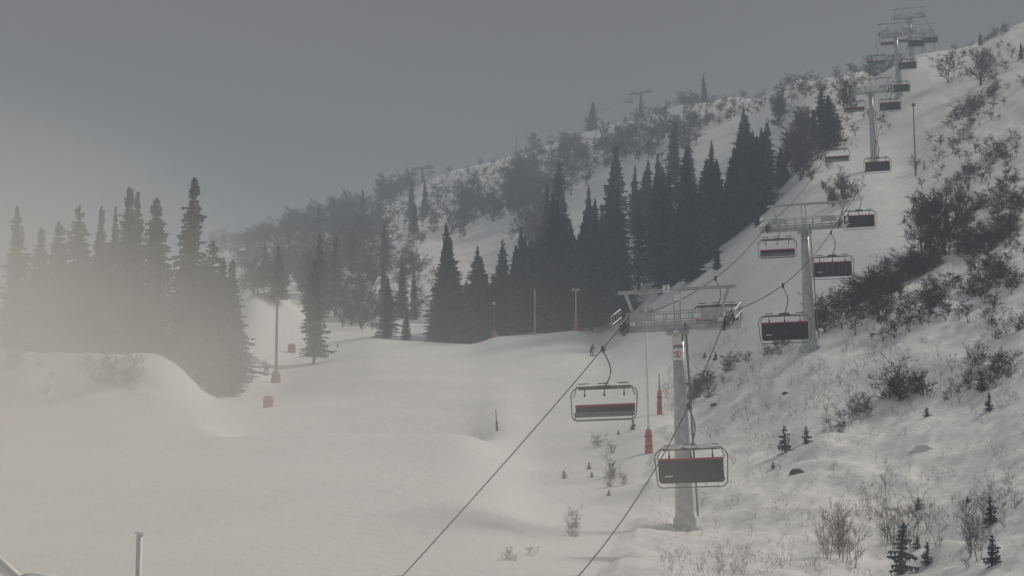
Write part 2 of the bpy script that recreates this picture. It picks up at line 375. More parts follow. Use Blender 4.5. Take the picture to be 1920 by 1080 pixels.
# left spruces in the mist
LG = 'spruces in the mist at the left'
for px, tip, D, wx, lb in [
  (25,388,196,1.0,'tall thin misty spruce nearest the left edge of the picture'),
  (70,428,200,.95,'short misty spruce second from the left edge'),
  (100,415,206,1.0,'misty spruce with a blunt top between the left edge and the wide spruce'),
  (140,385,198,1.15,'broad misty spruce with a ragged top in the left stand'),
  (175,388,203,.8,'narrow misty spruce just right of the broad ragged one'),
  (205,388,200,.8,'narrow misty spruce just left of the twin tipped pair'),
  (234,352,197,1.0,'left one of the twin tipped spruces in the left stand'),
  (249,362,199,1.0,'right one of the twin tipped spruces in the left stand'),
  (284,373,196,1.1,'full spruce between the twin tips and the tallest spruce'),
  (348,333,190,1.25,'tallest spruce of the left stand with a pointed top'),
  (392,452,188,1.1,'lower spruce at the right foot of the tallest one'),
  (428,486,205,1.0,'small spruce at the right end of the left stand')]:
    spruce_tip(px, tip, D, lb, LG, wx*1.38)
for k in range(26):
    px = random.uniform(55, 430); D = random.uniform(188, 225)
    spruce_tip(px, random.uniform(450, 540) + (20 if px > 380 else 0), D, 'shorter spruce filling the misty stand below the taller tops at the left', 'filling spruces in the left stand', 1.25)
for px, tip, D, od in [(350,560,184,'leftmost'),(372,560,186,'second from left'),(405,575,187,'middle'),(425,600,190,'fourth from left'),(440,610,195,'rightmost')]:
    spruce_tip(px, tip, D, '%s of the low wide spruces at the foot of the misty stand' % od, 'low spruces at the foot of the left stand', 1.5)

# lone and singular spruces
g = G(588, 245, .1); plant('spruce_tree', LONE, g, P(588,487,245).z-g.z, 'lone full spruce standing on the open piste right of the lamp mast', 'spruce')
for px, tip, D, wx, lb in [
  (522,462,308,1.35,'spruce behind the snow crest directly above the lamp mast'),
  (600,440,330,1.0,'taller spruce on the hillside behind the lone spruce'),
  (725,520,283,1.6,'spruce left of the forest wall behind the snow lip'),
  (762,575,284,1.1,'small narrow spruce between two larger ones left of the forest wall'),
  (1320,138,640,1.2,'slim dark spruce standing on the skyline right of the ridge pylon'),
  (1112,190,705,2.0,'dark spruce on the skyline left of the ridge pylon'),
  (1345,455,243,.95,'small spruce on the snow at the lower right tip of the forest'),
  (1420,430,262,1.0,'small spruce at the forest edge left of the middle lift pylon'),
  (1915,80,335,1.2,'dark spruce at the right edge of the picture near the hilltop'),
  (1838,88,372,1.1,'crooked spruce on the hilltop right of the lift'),
  (1775,400,205,.7,'slim spruce inside the wide bare tree on the right slope'),
  (777,380,560,1.2,'single spruce on the open snow of the middle hillside')]:
    spruce_tip(px, tip, D, lb, None, wx)
for px, tip, D, wx in [(1542,163,300,1.25),(1556,178,298,1.3),(1528,205,302,1.1),(1570,215,299,1.1),(1545,215,296,1.3)]:
    spruce_tip(px, tip, D, 'dark spruce in the small clump left of the third lift pylon', 'spruces in the clump beside the third pylon', wx*1.2)
# forest wall
ENV = np.array([(805,600),(815,560),(838,418),(860,520),(880,520),(897,462),(915,510),(930,500),(945,448),(958,470),(975,428),(1000,450),(1022,390),(1045,300),(1068,400),(1085,440),(1108,348),(1125,360),(1155,272),(1170,330),(1190,310),(1215,300),(1236,288),(1250,310),(1265,230),(1278,290),(1290,262),(1310,320),(1335,262),(1365,320),(1395,203),(1415,240),(1440,225),(1462,250),(1480,290),(1500,330)], float)
peaks = [(838,418,286),(897,462,290),(945,448,294),(975,428,300),(1045,300,410),(1028,345,370),(1060,380,330),(1108,348,360),(1155,272,400),(1190,310,380),(1215,300,375),(1236,288,380),(1265,230,420),(1290,262,400),(1335,262,390),(1395,203,400),(1440,225,380),(1465,175,430)]
ORD = 'first second third fourth fifth sixth seventh eighth ninth tenth eleventh twelfth thirteenth fourteenth fifteenth sixteenth seventeenth eighteenth'.split()
for k_, (px, tip, D) in enumerate(sorted(peaks)):
    spruce_tip(px, tip, D, '%s tall spruce top from the left along the dark forest wall' % ORD[k_], 'tall spruces topping the forest wall', 1.1)
for k in range(225):
    px = random.uniform(822, 1490) if k < 150 else random.uniform(822, 1120)
    if px < 1160: dl = 279
    else: dl = float(np.interp(px, [1160,1290,1330,1400,1440,1500], [268,250,262,285,300,330]))
    dh = float(np.interp(px, [820,1000,1150,1300,1500], [300,345,390,400,390]))
    D = dl+(dh-dl)*random.random()**1.1
    e = float(np.interp(px, ENV[:,0], ENV[:,1])); gp = proj(G(px, D))[1]
    tip = max(e+random.uniform(8, 60), gp-random.uniform(120, 260))
    if gp-tip < 55: tip = gp-random.uniform(60, 100)
    if tip < e: continue
    spruce_tip(px, tip, D, ('spruce packed in the left end of the dark forest wall' if px < 990 else 'spruce packed in the part of the forest wall behind the snow lip' if px < 1150 else
       'spruce packed in the forest wall behind the near pylon top' if px < 1300 else 'spruce packed in the right end of the dark forest wall'),
       'spruces packed in the forest wall, part %d' % (1+(px >= 990)+(px >= 1150)+(px >= 1300)), 1.3)

for k in range(60):
    px = random.uniform(835, 1110); D = random.uniform(310, 400); gp = proj(G(px, D))[1]
    spruce_tip(px, max(float(np.interp(px, ENV[:,0], ENV[:,1]))+random.uniform(0, 50), gp-random.uniform(140, 200)), D, 'spruce in the rear rows at the left of the dark forest wall', 'spruces in the rear left rows of the forest wall', 1.25)
for k in range(34):
    px = random.uniform(1370, 1500); D = random.uniform(272, 300)+max(0, px-1450)*.5; gp = proj(G(px, D))[1]
    spruce_tip(px, max(float(np.interp(px, ENV[:,0], ENV[:,1]))+20, gp-random.uniform(110, 190)), D, 'spruce at the right front edge of the dark forest wall', 'spruces at the right front edge of the forest wall', 1.35)
# scattered bare trees and shrubs: ellipses (cx, cy, rx, ry, tilt, n, hmin, hmax)
def inside(e):
    cx, cy, rx, ry, a = e[:5]
    while True:
        x, y = random.uniform(-1,1), random.uniform(-1,1)
        if x*x+y*y <= 1: break
    x *= rx; y *= ry; c, s = math.cos(R(a)), math.sin(R(a))
    return cx+x*c+y*s, cy-x*s+y*c
def scatter(ells, protos, name, label, cat, group, dmin=25, sprob=0, lean=.06, wx=1.0, h_far=True):
    for e in ells:
        for _ in range(e[5]):
            px, py = inside(e); g = hit(px, py, dmin)
            if g is None: continue
            g.z -= .05
            if g.y > 295 and h_far: wx_ = wx*.8; k_ = random.uniform(.6, 1.0)
            else: wx_ = wx; k_ = 1
            if sprob and random.random() < sprob:
                plant(name.replace('birch','birch'), random.choice(protos), g, random.uniform(e[6], e[7]), label, cat, group, wx, lean)
            else: plant(name, random.choice(protos), g, k_*random.uniform(e[6], e[7]), label, cat, group, wx_, lean)
B2 = BIR+BUS
scatter([(470,455,70,10,8,16,5,9),(600,420,60,28,10,22,5,9),(660,430,45,45,0,20,6,10)], B2, 'birch_tree',
        'bare birch on the low left shoulder of the hill above the lamp mast', 'birch', 'birches on the left shoulder of the hill', 300, wx=1.3)
scatter([(480,520,50,40,0,12,5,9),(560,520,50,40,0,12,5,9),(640,560,50,40,0,12,4,7),(680,500,40,40,0,10,5,9),(690,600,30,25,0,6,3,6)], B2, 'birch_tree',
        'bare birch in the scrub on the hillside behind the lone spruce', 'birch', 'birches on the hillside behind the lone spruce', 300, wx=1.3)
scatter([(745,362,45,14,32,20,8,11),(815,318,50,9,24,18,8,11),(865,297,26,6,12,8,9,12)], B2, 'birch_tree',
        'bare birch in the dark thicket on the skyline below the left ridge pylon', 'birch', 'birches in the skyline thicket by the left ridge pylon', 300, wx=1.5)
scatter([(1020,262,50,16,10,16,6,10),(1070,235,14,10,0,4,7,10)], B2, 'birch_tree',
        'bare birch in the dark thicket on the skyline left of the skyline spruce', 'birch', 'birches in the middle skyline thicket', 300, wx=1.5)
scatter([(910,400,55,32,8,22,6,10),(985,360,45,35,20,16,6,10),(1010,420,40,40,0,12,6,10),(775,520,40,18,-10,8,4,7),(850,440,40,20,0,8,4,8)], B2, 'birch_tree',
        'bare birch on the open snow hillside above the forest wall', 'birch', 'birches on the hillside above the forest wall', 300, wx=1.4)
scatter([(1100,310,60,25,8,14,5,9),(1180,275,60,18,6,14,5,9),(1270,250,60,16,4,14,5,8),(1215,215,40,10,10,8,4,7)], B2, 'birch_tree',
        'bare birch in the band of trees below the right ridge pylon', 'birch', 'birches in the band below the ridge pylon', 300, wx=1.4)
scatter([(1300,195,35,8,16,7,4,7),(1390,165,30,10,12,7,5,9),(1440,150,30,8,16,6,5,7)], B2, 'birch_tree',
        'bare birch in the skyline thicket between the skyline spruce and the lift', 'birch', 'birches in the right skyline thicket', 300, wx=1.5)
scatter([(1465,235,16,20,0,5,5,7),(1500,290,16,50,0,12,5,8),(1590,190,20,20,10,7,4,6),(1640,128,26,6,6,10,6,9)], B2, 'birch_tree',
        'bare birch in the clumps left of the upper lift pylons', 'birch', 'birches left of the upper pylons', 240, wx=1.3)
scatter([(1560,320,50,40,0,8,1,2.2),(1590,370,40,16,24,7,1.5,3)], SHR+BUS, 'bare_shrub',
        'bare shrub on the snow between the second and third lift pylons', 'shrub', 'shrubs between the second and third pylons', 180)
for px, py, h, lb in [(1780,155,5,'round bare tree on the snow right of the topmost chairs'),(1838,160,6,'bare leaning tree on the hilltop right of the round one'),
                      (970,285,5,'small bare tree alone on the skyline left of the middle thicket'),(915,290,8,'thin bare tree alone on the skyline between two thickets'),(1200,235,6,'bare birch at the foot of the right ridge pylon'),
                      (1524,135,5,'small bare tree alone on the skyline left of the lift')]:
    g = hit(px, py, 200)
    if g is not None: plant('birch_tree', random.choice(BUS), g, h*1.15, lb, 'birch', None, 1.2)
scatter([(1835,195,60,9,36,22,1.2,2.6),(1870,65,50,5,18,14,1.2,2.5),(1850,110,25,14,0,5,1.5,3)], SHR, 'bare_shrub',
        'low bare shrub in the dark row on the upper right hillside', 'shrub', 'shrubs on the upper right hillside', 200, wx=1.6)
def quadmesh(name, v, f):
    me = bpy.data.meshes.new(name); me.vertices.add(len(v)); me.vertices.foreach_set('co', v.astype(np.float32).ravel())
    me.loops.add(f.size); me.loops.foreach_set('vertex_index', f.astype(np.int32).ravel())
    me.polygons.add(len(f)); me.polygons.foreach_set('loop_start', np.arange(0, f.size, 4, dtype=np.int32)); me.update(calc_edges=True); return me
# far scrub wood that reads as one mass
def wood(name, ells, label, dm=295, mul=2.4):
    rnd = random.Random(5); src = []
    for q in (201,202,203):
        t_, c_ = birch_variant(q, 6, 3, .85, .40, .026); v_ = np.array(t_.v+c_.v); f_ = [tuple(i for i in f) for f in t_.f]+[tuple(i+len(t_.v) for i in f) for f in c_.f]
        src.append((v_, f_))
    V = []; Fc = []; off = 0
    for e in ells:
        for _ in range(int(e[5]*mul)):
            px, py = inside((e[0], e[1], e[2]*1.1, e[3]*1.15, e[4])); g = hit(px, py, dm)
            if g is None: continue
            v_, f_ = rnd.choice(src); k = rnd.uniform(e[6]*.45, e[7]*.8)/6; a = rnd.uniform(0,6.28); ca, sa = math.cos(a), math.sin(a); wx = rnd.uniform(1.1,1.7)
            V.append(np.stack([(v_[:,0]*ca-v_[:,1]*sa)*k*wx+g.x, (v_[:,0]*sa+v_[:,1]*ca)*k*wx+g.y, v_[:,2]*k+g.z], 1))
            Fc.append(np.array(f_)+off); off += len(v_)
    me = quadmesh(name, np.concatenate(V), np.concatenate(Fc)); me.materials.append(M['twig'])
    o = bpy.data.objects.new(name, me); COL.objects.link(o); o['kind'] = 'stuff'; o['label'] = label; o['category'] = 'wood'
wood('birch_wood', [(440,470,50,14,5,16,5,9),(520,440,60,16,12,20,6,9),(600,425,60,28,12,26,6,10),(670,420,50,40,0,24,6,10),(500,510,60,30,0,16,5,8),(580,500,60,40,0,22,6,9),(650,520,60,50,0,22,5,8),
      (690,470,40,40,0,12,6,9),(660,590,50,25,0,12,3,6)], 'mass of bare birch wood covering the low left shoulder of the hill')
wood('birch_wood', [(880,390,90,30,20,16,6,10),(990,350,50,40,30,14,6,10),(1060,330,50,50,0,12,6,9),(1180,280,130,22,3,26,5,8),(760,350,60,20,35,10,6,9),(1020,430,60,50,0,12,6,9)], 'mass of bare birch scrub spread over the hillside above the forest wall')
wood('birch_scrub', [(560,480,130,60,10,60,2.2,5),(720,440,70,60,20,45,2.2,5),(830,360,110,40,24,40,2,4.5),(960,340,90,60,20,45,2,5),(1080,280,110,40,8,40,2,4.5),(1260,225,120,26,8,36,2,4),(1380,200,90,26,12,26,2,4),
      (1470,170,90,26,10,24,2,4),(1580,150,70,30,8,22,2,4),(690,590,60,30,0,22,2,4),(780,540,40,50,0,18,2,4),(900,560,40,60,0,10,2,4)], 'low leafless scrub dotted over the whole far hillside')
for px, D, h, wx, lb in [(1655,425,6.5,1.3,'dark rounded birch on the skyline left of the upper lift pylons'),(1680,405,7.5,1.2,'darkest birch against the fourth lift pylon on the skyline'),
                          (1632,430,5,1.3,'smaller birch left of the dark pair on the skyline by the upper pylons')]:
    plant('birch_tree', BUS[0], G(px, D, .2), h, lb, 'birch', None, wx)
wood('hill_scrub', [(1840,215,90,26,35,46,1.2,3),(1790,270,90,30,35,30,1.0,2.6),(1870,330,60,60,30,40,1.2,3),(1880,120,50,30,20,30,1.2,3),(1810,95,60,12,25,18,1.2,2.6),(1640,230,40,24,10,16,1,2.4),(1570,260,40,60,0,20,1,2.6),(1590,350,50,24,20,16,1,2.2),
      (1740,390,60,40,30,24,1,2.4),(1860,470,60,50,20,40,1.2,2.8),(1790,580,110,40,20,40,1,2.4),(1660,600,90,34,28,30,1,2.4)], 'low heather and twigs speckling the snow of the upper right hillside', 120, .75)
# big bare tree on the right slope
for px, py, h, wx, lb in [(1775,478,6.0,1.0,'largest bare willow on the right slope with a wide dark crown'),
                          (1728,470,5.2,.9,'left companion of the largest bare willow on the right slope'),(1812,440,4.8,.85,'smaller bare willow behind the right side of the largest one')]:
    g = hit(px, py, 100)
    plant('willow_tree', WIL[0], g, h, lb, 'willow', None, wx)
scatter([(1650,545,65,16,30,24,1.3,2.6),(1720,505,45,14,15,14,1.3,2.4),(1850,460,60,16,20,20,1.2,2.4),(1890,400,40,14,25,10,1.2,2.3)], SHR, 'bare_shrub',
        'dense dark shrub in the belt below the largest bare willow', 'shrub', 'shrubs in the belt below the willow', 80, wx=1.7)
scatter([(1830,320,70,14,40,14,1.0,2.0),(1890,280,30,18,40,8,1.0,2.0),(1860,380,50,14,35,10,1.0,2.0)], SHR, 'bare_shrub',
        'dark shrub on the snow right of and above the largest bare willow', 'shrub', 'shrubs above the willow', 100, wx=1.5)
scatter([(1560,600,55,20,30,14,1.2,2.4),(1640,590,40,20,30,10,1,2),(1760,560,60,20,20,12,1,2),(1860,540,55,22,15,12,1,2.2)], SHR, 'bare_shrub',
        'brown bare shrub on the slope right of the middle lift pylon foot', 'shrub', 'shrubs right of the middle pylon foot', 80, wx=1.4)
scatter([(1310,735,40,20,25,12,.9,1.8),(1370,700,40,16,30,8,.7,1.4),(1450,660,40,12,25,7,.6,1.2)], SHR, 'bare_shrub',
        'bare shrub in the row running up right from the near lift pylon', 'shrub', 'shrubs in the row behind the near pylon', 80, wx=1.4)
scatter([(1690,745,38,14,0,9,1.5,2.6)], SHR, 'bare_shrub', 'tall shrub in the grey clump in the middle of the right slope', 'shrub', 'shrubs in the clump mid slope', 60, wx=1.2)
scatter([(1590,790,60,16,22,12,.7,1.4),(1620,760,40,14,25,6,.6,1.3),(1850,700,60,35,10,20,.8,1.8),(1880,620,50,30,10,12,.8,1.8),(1790,740,60,20,10,8,.8,1.5)], SHR+PAL, 'bare_shrub',
        'thin brown shrub on the wind-blown snow of the right slope', 'shrub', 'thin shrubs on the right slope', 50, wx=1.1)
scatter([(1580,1040,50,30,0,12,1.5,2.4),(1700,1010,60,30,0,9,1.5,2.6),(1800,1040,60,30,0,9,1.4,2.4),(1360,1065,50,20,0,6,.6,1.2),(1640,940,50,30,0,5,1,2),(1880,960,40,40,0,8,1,2)], PAL, 'bare_shrub',
        'pale leafless sapling at the bottom of the right slope', 'shrub', 'pale saplings at the bottom right', 40, wx=.8)
scatter([(1135,850,20,18,0,5,.7,1.3),(1160,905,30,20,0,5,.7,1.3),(1075,1000,14,16,0,3,.8,1.4),(970,1045,30,12,0,4,.3,.7)], PAL+SHR, 'bare_shrub',
        'thin shrub poking through the snow left of the near lift pylon', 'shrub', 'thin shrubs left of the near pylon', 40, wx=1.0)
scatter([(25,690,18,10,0,4,1,2),(155,690,8,14,0,2,1.5,2.5),(205,720,14,12,0,4,1.5,2.8),(245,720,20,20,0,6,1.5,3),(60,750,50,14,0,4,.6,1.2),(110,700,60,20,0,4,.6,1.2)], SHR+PAL, 'bare_shrub',
        'faint shrub on the snow bank below the misty spruces', 'shrub', 'shrubs on the left snow bank', 100, wx=1.2)
scatter([(500,700,20,12,0,3,.8,1.5),(400,690,30,14,0,4,1,2)], SHR, 'bare_shrub',
        'small shrub beside the foot of the lamp mast', 'shrub', 'shrubs by the lamp mast', 100)
# small spruces poking from the snow
SAPS = [(1473,848,1.5,'dark young spruce on the smooth snow right of the near pylon'),(1512,832,1.0,'low spreading young spruce just right of the dark one mid slope'),
 (1857,985,1.2,'ragged young spruce near the right edge with a dark crown'),(1688,1078,2.0,'young spruce with layered branches at the bottom edge'),
 (1738,1062,.9,'small green young spruce right of the layered one at the bottom'),(1860,1060,1.1,'spreading young spruce near the bottom right corner'),
 (1722,955,.55,'tiny dark spruce tip between two snow mounds low on the right slope'),(1738,782,.6,'small spruce tip below the grey clump of shrubs'),
 (1186,806,.75,'small dark spruce below the near left chair'),(1341,676,.8,'small dark spruce just right of the near pylon top'),
 (1720,1030,.5,'tiny spruce tip above the bottom edge among pale saplings'),(1855,770,1.0,'dark young spruce near the right edge below the snow cap'),
 (1842,735,1.2,'dark young spruce left of the one below the snow cap'),(1815,945,.3,'tiny green tip left of the ragged young spruce'),
 (1105,880,.4,'tiny spruce tip between the red mast pad and the small spruces'),(1058,897,.45,'leftmost tiny spruce tip of the cluster left of the near pylon'),
 (1160,815,.3,'tiny dark tip left of the small spruce below the near left chair'),(1141,930,.3,'lowest tiny spruce tip of the cluster left of the near pylon'),
 (1110,895,.3,'tiny tip in the middle of the cluster left of the near pylon'),(1647,605,.7,'round little bush alone on the snow below the shrub belt'),
 (1450,880,.4,'small round bush below the dark young spruce right of the pylon'),(1695,418,.8,'small dark bush left of the largest bare willow'),
 (1322,672,.5,'tiny spruce left of the small dark spruce by the near pylon top'),(1540,300,.8,'small dark spruce below the clump by the third pylon')]
for px, py, h, lb in SAPS:
    g = hit(px, py)
    if g is not None: plant('young_spruce', random.choice(SAP), g, h*1.15, lb, 'young spruce', None, 1.25 if h > .6 else 1.8, .1)
for k in range(16):
    px = random.uniform(440, 800); D = random.uniform(330, 640)
    g = G(px, D, .1); plant('spruce_tree', random.choice(SPR), g, random.uniform(9, 14), 'spruce scattered among the bare birches on the left shoulder of the hill', 'spruce', 'spruces scattered on the left shoulder', 1.2)
def tufts():
    rnd = random.Random(12); src = []
    for q in range(6):
        t_, c_ = birch_variant(300+q, 1, 3, .35, .7, .004); v_ = np.array(t_.v+c_.v); v_[:,2] += .0
        src.append((v_, [f for f in t_.f]+[tuple(i+len(t_.v) for i in f) for f in c_.f]))
    V = []; Fc = []; off = 0; n = 0; tries = 0
    while n < 1000 and tries < 12000:
        tries += 1
        px = rnd.uniform(1230, 1930); lim = float(np.interp(px, RB[:,0], RB[:,1]))-70; py = rnd.uniform(max(180, lim), 1085)
        g = hit(px, py, 40)
        if g is None: continue
        d = float(fbm(np.array([g.x]), np.array([g.y]), 14, 3, 77)[0])
        if rnd.random() > .15+.9*max(0, d): continue
        v_, f_ = rnd.choice(src); k = rnd.uniform(.22, .75)*(1 if g.y < 120 else 1.5); a = rnd.uniform(0,6.28); ca, sa = math.cos(a), math.sin(a)
        V.append(np.stack([(v_[:,0]*ca-v_[:,1]*sa)*k*1.2+g.x, (v_[:,0]*sa+v_[:,1]*ca)*k*1.2+g.y, v_[:,2]*k+g.z+.05*k], 1))
        Fc.append(np.array(f_)+off); off += len(v_); n += 1
    me = quadmesh('twig_scrub', np.concatenate(V), np.concatenate(Fc)); me.materials.append(M['twig2'])
    o = bpy.data.objects.new('twig_scrub', me); COL.objects.link(o); tag(o, 'fine twigs and heather tufts poking through the snow all over the right slope', 'scrub', None, 'stuff')
tufts()
# dark stones and snow mounds
for i, (px, py, s, lb) in enumerate([(1494,888,.35,'dark stone sticking out of the snow right of the near pylon'),(1473,738,.22,'small dark stone on the snow above the young spruce'),
     (1340,762,.3,'small brown stone behind the near pylon beside the shrubs')]):
    g = hit(px, py)
    tag(blob((0,0,0), (s*1.3, s, s*.6), i+3, .5, 2).build('stone', M['rock'], None, True, g), lb, 'stone')
for i, (px, py, s, lb) in enumerate([(1858,690,1.1,'rounded cap of snow over a boulder near the right edge'),(1735,842,.8,'smooth snow mound in the middle of the right slope'),
     (1568,985,.4,'small snow hump among the pale saplings at the bottom'),(1675,955,.3,'small snow hump below the mid slope mound')]):
    g = hit(px, py); g.z -= s*.25
    tag(blob((0,0,0), (s*1.1, s*.8, s*.55), i+13, .4, 3).build('snow_mound', M['snow'], None, True, g), lb, 'snow mound')

# ------------------------------------------------------------------ chairlift
LIFT_A = -math.atan(.25)
def digit_mesh(txt, size):
    c = bpy.data.curves.new('t', 'FONT'); c.body = txt; c.size = size; c.extrude = .006; c.align_x = 'CENTER'; c.align_y = 'CENTER'
    o = bpy.data.objects.new('t', c); COL.objects.link(o); dg = bpy.context.evaluated_depsgraph_get(); me = bpy.data.meshes.new_from_object(o.evaluated_get(dg))
    bpy.data.objects.remove(o); return me
def pylon(px, py, D, H, gauge, label, rz=LIFT_A, lean=1.3, upper=True, signs=False, sway=0, r0=.62, group='lift pylons of the main chairlift', upx=0, dark=False):
    g = G(px, D); root = empty('lift_pylon', g, rz, -R(lean)); tag(root, label, 'lift pylon', group)
    r1 = r0*.5
    MB().tube([(0,0,-.6),(0,0,0),(0,0,H*.33),(0,0,H*.66),(0,0,H-.15)], [r0*.92,r0*.92,r0*.76,r0*.62,r1], 24).build('mast_tube', M['galv'], root, True)
    b = MB(); b.tube([(0,0,-.8),(0,0,.14)], r0*1.6, 6); b.tube([(0,0,.14),(0,0,.24)], r0*1.3, 20); b.tube([(0,0,.24),(0,0,.75)], r0*1.08, 10)
    b.build('base_flange', M['galv'], root)
    hg = gauge/2
    b = MB(); b.box((0,0,H), (gauge+.3,.30,.30)); b.box((0,0,H-.28), (1.2,.5,.22))
    b.build('crossarm', M['galv'], root)
    # ladder up the right side
    b = MB(); xl = .12
    for s in (-.2,.2): b.tube([(r0+xl, s, .8), (r1+xl, s, H+.3)], .03, 5)
    k = int(H/.35)
    for i in range(k):
        t = i/k; b.tube([(r0+xl-(r0-r1)*t, -.2, .8+t*(H-.6)), (r0+xl-(r0-r1)*t, .2, .8+t*(H-.6))], .018, 4, False)
    b.build('ladder', M['grey'], root)
    # sheave assemblies
    for s in (-1, 1):
        t = empty('sheave_assembly', (s*hg,0,H+.05)); t.parent = root; t.rotation_euler[0] = R(16)
        b = MB(); b.box((0,0,0), (.14,3.5,.18)); b.box((0,-.9,.17), (.10,1.4,.13)); b.box((0,.9,.17), (.10,1.4,.13)); b.build('rocker_beam', M['grey'], t)
        for j in range(6):
            MB().tube([(s*.10-.05, -1.6+j*.64, .31), (s*.10+.05, -1.6+j*.64, .31)], .21, 12).build('sheave_wheel', M['dark'], t, True)
        b = MB(); x = s*.42
        b.box((x,0,-.05), (.40,3.0,.05))
        for yy in (-1.5,-.75,0,.75,1.5):
            b.tube([(x+s*.18,yy*.98,-.05),(x+s*.18,yy*.98,.95)], .02, 4)
        for zz in (.5,.95): b.tube([(x+s*.18,-1.47,zz),(x+s*.18,1.47,zz)], .02, 4)
        b.build('side_catwalk', M['galv'], t)
    # catwalk rail across the arm
    b = MB()
    for yy in (-.42,.42):
        for zz in (.42,.85): b.tube([(-hg,yy,H+zz),(hg,yy,H+zz)], .03, 4)
        n = 8
        for i in range(n+1): b.tube([(-hg+gauge*i/n,yy,H+.1),(-hg+gauge*i/n,yy,H+.85)], .026, 4)
    b.box((0,.33,H+.21), (gauge-.2,.25,.04)); b.box((0,-.33,H+.21), (gauge-.2,.25,.04))
    for q in (-1, 1): b.box((q*hg*.72,-.44,H+.62), (hg*.42,.02,.36))
    b.build('arm_catwalk', M['galv'], root)
    if upper:
        b = MB(); zz = H+2.05
        b.box((upx,0,zz), (gauge+1.0,.16,.17)); b.box((upx,0,zz-.02), (gauge+.8,.28,.04))
        for s in (-1,1):
            b.tube([(s*(hg+.1)+upx,0,zz-.08),(s*(hg-.55)+upx,0,H+.15)], .085, 6)
        for s in (-.16,.16): b.tube([(s,0,H+.15),(s,0,zz)], .045, 6)
        b.build('lifting_frame', M['galv'], root)
    if signs:
        yy = -r1*1.25
        def plate(nm, x, z, w_, h_, m_, par=root, y=None):
            return MB().box((x, yy if y is None else y, z), (w_, .03, h_)).build(nm, m_, par)
        sp = plate('sign_panel', -.02, H-.62, .50, .62, M['sign'], y=yy-.04)
        MB().tube([(-.02,yy-.055,H-.33),(-.02,yy-.02,H-.33)], .19, 16).build('sign_top', M['sign'], sp)
        s2 = plate('warning_sign', -.01, H-1.45, .62, .62, M['white'], y=yy-.03); s2['label'] = 'white square sign with a red ring'
        bm = MB(); n = 28
        for rr, dd in ((.2, .012),):
            vs = []; fs = []
            for i in range(n):
                a = 2*math.pi*i/n
                for q in (rr, rr-.035): vs.append((-.01+q*math.cos(a), yy-.052, H-1.45+q*math.sin(a)))
            for i in range(n): fs.append((2*i, 2*i+1, (2*i+3)%(2*n), (2*i+2)%(2*n)))
            bm.add(vs, fs)
        bm.box((-.01,yy-.053,H-1.45), (.34,.004,.03), Matrix.Rotation(R(45),3,'Y')); bm.build('red_ring', M['ring'], s2)
        MB().box((0,yy-.049,H-1.42), (.06,.004,.17)).box((.0,yy-.049,H-1.54), (.16,.004,.04)).build('pictogram', M['black'], s2)
        n2 = MB().box((-.52,-.2,H+2.12), (.36,.03,.36)).build('number_sign', M['white'], root)
        me = digit_mesh('2', .34); me.materials.append(M['black']); d = bpy.data.objects.new('digit', me); COL.objects.link(d)
        d.parent = n2; d.location = (-.52,-.225,H+2.12); d.rotation_euler = (R(90),0,0)
        MB().box((.02,-.12,H+1.62), (.32,.03,.3)).build('small_panel', M['white'], root)
        for x_ in (-2.35, 2.35):
            MB().box((x_,-.48,H+.28), (.28,.03,.2)).build('small_panel', M['white'], root)
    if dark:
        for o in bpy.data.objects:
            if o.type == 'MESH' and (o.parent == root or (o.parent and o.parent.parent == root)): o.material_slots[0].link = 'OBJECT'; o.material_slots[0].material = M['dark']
    return root, g
PY = []
def addp(*a, **k):
    r, g = pylon(*a, **k); PY.append((r, g, a[3], a[4])); return r
addp(1285, 0, 100, 10.7, 5.3, 'near lift pylon with a thick galvanised tube and the number 2 on its top frame', signs=True, r0=.57)
addp(1519, 0, 155, 10.0, 5.8, 'second lift pylon from the front on the slope right of the forest', r0=.62, upx=.4)
addp(1640, 0, 268, 11.4, 5.2, 'third lift pylon from the front with a chair hanging before its foot', r0=.60)
addp(1686, 0, 332, 11.6, 5.6, 'fourth lift pylon from the front below the hilltop', r0=.6)
addp(1710, 0, 362, 9.3, 5.6, 'fifth lift pylon from the front standing on the hilltop edge', r0=.6)
addp(1731, 0, 388, 5.2, 4.8, 'last lift pylon on the hilltop half hidden by the fifth', r0=.5)
bpy.context.view_layer.update()
def arm(i, s):
    r, g, H, ga = PY[i]; return r.matrix_world @ Vector((s*(ga/2+.12*s*0), 0, H+.68))
ROPE = {}
for s in (-1, 1):
    pts = [arm(i, s) for i in range(6)]
    b0 = P(755, 1080, 62) if s < 0 else P(1085, 1080, 63.5)
    d0 = (pts[0]-b0); start = b0-Vector((d0.x*1.05, d0.y*1.05, d0.z*.12))
    end = pts[-1]+Vector((7,30,4))
    ctrl = [start, b0]+pts+[end]; full = []
    for i in range(len(ctrl)-1):
        a, b = ctrl[i], ctrl[i+1]; L = (b-a).length
        sag = 0 if i == 0 else ((.0035 if s < 0 else .030)*L if i == 1 else .022*L)
        n = 24
        for k in range(n+(i == len(ctrl)-2)):
            t = k/n; p = a.lerp(b, t); p.z -= sag*4*t*(1-t); full.append(p)
    ROPE[s] = full
b = MB()
for s in (-1,1): b.tube(ROPE[s], .026, 6)
tag(b.build('haul_rope', M['cable'], None, True), 'dark steel haul rope looping over all pylons of the chairlift', 'cable')
def rope_at(s, D):
    f = ROPE[s]
    for i in range(len(f)-1):
        if f[i].y <= D <= f[i+1].y:
            t = (D-f[i].y)/(f[i+1].y-f[i].y); return f[i].lerp(f[i+1], t)
    return f[-1]
